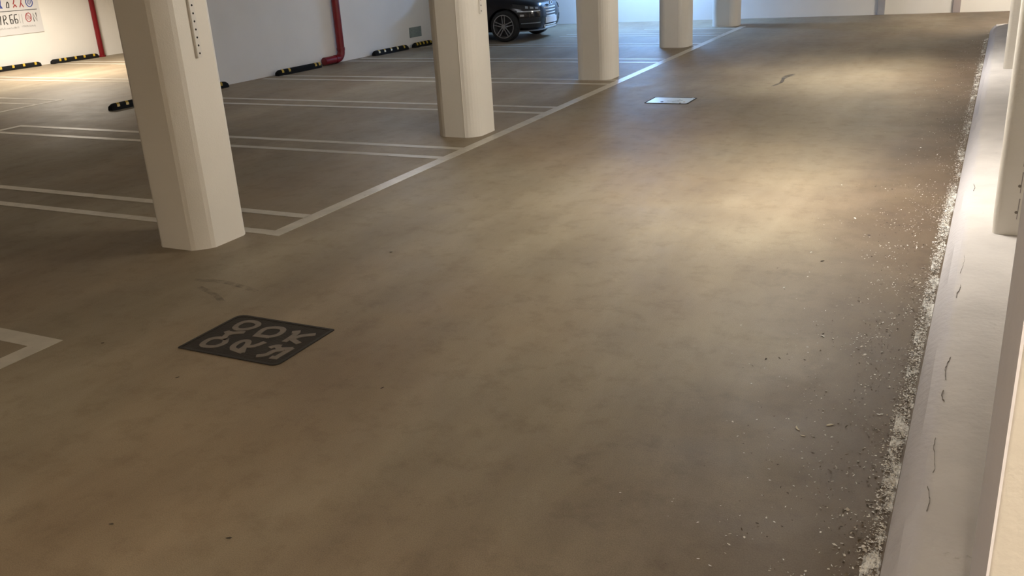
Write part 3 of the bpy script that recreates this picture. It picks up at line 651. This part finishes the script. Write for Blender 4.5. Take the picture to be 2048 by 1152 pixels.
# wheels
def lathe(prof, n=40):
    vs = []; fs = []; m = len(prof)
    for k in range(n):
        a = 2 * math.pi * k / n
        for y, r in prof: vs.append((r * math.cos(a), y, r * math.sin(a)))
    for k in range(n):
        j = (k + 1) % n
        for i in range(m - 1): fs.append((k * m + i, k * m + i + 1, j * m + i + 1, j * m + i))
    return MB().add(vs, fs)
def make_wheel():                      # outer face towards -y
    wh = lathe([(0.10, 0.26), (0.11, 0.31), (0.07, 0.345), (-0.07, 0.345), (-0.10, 0.325), (-0.112, 0.29), (-0.105, 0.258), (0.0, 0.25)]).build('wheel', M['tyre'], car, angle=0.6)
    lathe([(-0.10, 0.262), (-0.114, 0.260), (-0.114, 0.243), (-0.09, 0.236), (0.02, 0.225)]).build('rim', M['alloy'], wh, angle=0.6)
    lathe([(0.0, 0.0), (0.0, 0.24)], 24).build('brake_disc', M['plastic'], wh)
    for k in range(5):
        for dd in (-0.16, 0.16):
            a0 = 2 * math.pi * k / 5 + math.pi / 2; a1 = a0 + dd
            rad = Vector((math.cos(a0), 0, math.sin(a0))); tan = Vector((-math.sin(a0), 0, math.cos(a0)))
            p0 = rad * 0.05 + tan * dd * 0.15; p1 = rad * 0.245 + tan * dd * 0.24
            d = (p1 - p0).normalized(); n = Vector((-d.z, 0, d.x))
            q_ = []
            for yy in (-0.085, -0.108):
                for p, w_ in ((p0, 0.010), (p1, 0.0085)):
                    q_ += [p + n * w_ + Vector((0, yy + (0.01 if p is p0 else 0), 0)), p - n * w_ + Vector((0, yy + (0.01 if p is p0 else 0), 0))]
            MB().add(q_, [(0, 2, 3, 1), (4, 5, 7, 6), (0, 1, 5, 4), (2, 6, 7, 3), (0, 4, 6, 2), (1, 3, 7, 5)]).build('spoke', M['alloy'], wh)
    lathe([(-0.105, 0.0), (-0.105, 0.05), (-0.08, 0.058), (0.0, 0.06)], 20).build('hub_cap', M['alloy'], wh, angle=0.6)
    return wh
w0 = make_wheel(); w0.location = (AX[0], -0.83, WR)
for (ax, s) in ((AX[1], -1), (AX[0], 1), (AX[1], 1)):
    c = copy_tree(w0, car); c.location = (ax, s * 0.83, WR); c.rotation_euler = (0, 0, math.pi if s > 0 else 0)

# ------------------------------------------------------------------ litter along the kerb
lm = bpy.data.materials.new('litter'); lm.use_nodes = True
at = lm.node_tree.nodes.new('ShaderNodeVertexColor'); at.layer_name = 'Col'
lm.node_tree.links.new(at.outputs[0], lm.node_tree.nodes['Principled BSDF'].inputs['Base Color'])
lm.node_tree.nodes['Principled BSDF'].inputs['Roughness'].default_value = 0.8
rl = random.Random(11); vs = []; fs = []; cols = []
def flake(x, y, s, c):
    a = rl.uniform(0, math.tau); e = rl.uniform(0.18, 0.75); n = rl.choice((4, 5, 5)); o = len(vs); z = 0.003 + s * rl.uniform(0, 0.25)
    tx, ty = rl.uniform(-0.5, 0.5), rl.uniform(-0.5, 0.5)
    for k in range(n):
        t = math.tau * k / n + rl.uniform(-0.3, 0.3); r = s * rl.uniform(0.6, 1.1)
        px, py_ = r * math.cos(t), r * e * math.sin(t)
        X, Y = px * math.cos(a) - py_ * math.sin(a), px * math.sin(a) + py_ * math.cos(a)
        vs.append((x + X, y + Y, max(0.0022, z + X * tx + Y * ty)))
    fs.append(tuple(range(o, o + n))); cols.append(c)
PALE = [(0.84, 0.83, 0.80), (0.74, 0.71, 0.66), (0.88, 0.87, 0.85), (0.55, 0.5, 0.43)]
DARK = [(0.06, 0.045, 0.03), (0.10, 0.075, 0.05), (0.15, 0.12, 0.085)]
kx = -0.118 * U
cnt = 0
while cnt < 15000:
    y = rl.uniform(1.8, 13.2) if rl.random() < 0.55 else rl.uniform(1.8, 6.0)
    clump = noise.noise((y * 0.9, 3.3, 0)) * 0.5 + 0.55 + 0.35 * noise.noise((y * 4.0, 1.1, 0))
    if rl.random() > clump: continue
    near = rl.random()
    if near < 0.45: d = abs(rl.gauss(0, 0.035))
    else: d = rl.expovariate(1 / 0.22)
    if d > 1.1: continue
    if d > 0.08 and noise.noise((y * U * 2.4, d * 5, 8.1)) < rl.uniform(-0.45, 0.35): continue
    s = rl.uniform(0.003, 0.0085) * (1.6 if rl.random() < 0.10 else 1)
    flake(kx - d - 0.012, y * U, s, rl.choice(PALE) if rl.random() < (0.88 if d < 0.07 else 0.50) else rl.choice(DARK)); cnt += 1
me = bpy.data.meshes.new('kerb_litter'); me.from_pydata(vs, [], fs)
ca = me.color_attributes.new('Col', 'FLOAT_COLOR', 'CORNER'); i = 0
for p, c in zip(me.polygons, cols):
    for _ in p.vertices: ca.data[i].color = (*c, 1); i += 1
me.materials.append(lm); lo = bpy.data.objects.new('kerb_litter', me); col.objects.link(lo)
tag(lo, 'white flakes and crumbs of litter scattered along the kerb', 'litter', kind='stuff')

# single scraps lying on the floor
def scrap(name, x, y, L_, W_, rz, m, label, group):
    n = 9; vs = []; fs = []
    for i in range(n):
        u = i / (n - 1); wd_ = W_ * math.sin(math.pi * min(0.97, max(0.03, u))) ** 0.7; bend = 0.25 * L_ * math.sin(u * 2.2); zz = 0.002 + 0.16 * L_ * (u - 0.4) ** 2
        vs += [(u * L_ - L_ / 2, bend - wd_ / 2, zz), (u * L_ - L_ / 2, bend, zz + W_ * 0.15), (u * L_ - L_ / 2, bend + wd_ / 2, zz)]
    for i in range(n - 1): a = 3 * i; fs += [(a, a + 1, a + 4, a + 3), (a + 1, a + 2, a + 5, a + 4)]
    o = MB().add(vs, fs).build(name, M[m], smooth=True); o.location = (x, y, 0); o.rotation_euler[2] = rz
    md = o.modifiers.new('thickness', 'SOLIDIFY'); md.thickness = 0.001; md.offset = 1
    tag(o, label, 'leaf', group); return o
M['leafdark'] = mat('dry_dark_leaf', (0.035, 0.025, 0.016), 0.8); M['leafpale'] = mat('dry_pale_leaf', (0.68, 0.62, 0.5), 0.7)
for x, y, L_, W_, rz, lb in [(-0.961, 6.629, 0.03, 0.014, 0.5, 'small dark scrap on the lane within the brightest pool of light'),
        (-2.867, 3.793, 0.022, 0.007, 0.9, 'thin dark scrap right of the dark manhole cover'),
        (-3.261, 2.246, 0.022, 0.009, 0.1, 'small dark scrap near the bottom left corner'),
        (-2.69, 2.368, 0.026, 0.010, 0.2, 'dark curled scrap near the bottom edge, left of the middle'),
        (-4.113, 3.48, 0.022, 0.009, 0.8, 'dark scrap just in front of the dark manhole cover'),
        (-4.995, 3.694, 0.02, 0.012, 0.3, 'dark speck between the near bay corner and the manhole cover'),
        (-4.185, 5.861, 0.022, 0.014, 0.1, 'dark speck on the lane right of the nearest column')]:
    scrap('dark_scrap', x, y, L_, W_, rz, 'leafdark', lb, 'dark scraps on the lane')
for x, y, L_, W_, rz, lb in [(-0.661, 4.144, 0.042, 0.012, 1.9, 'pale curled leaf scrap on the lane, leftmost of three by the kerb'),
        (-0.528, 4.225, 0.036, 0.017, 0.4, 'pale oval leaf scrap on the lane nearest the kerb'),
        (-0.632, 4.077, 0.026, 0.010, -0.4, 'tiny pale leaf scrap just below the curled one')]:
    scrap('pale_scrap', x, y, L_, W_, rz, 'leafpale', lb, 'pale leaf scraps near the kerb')
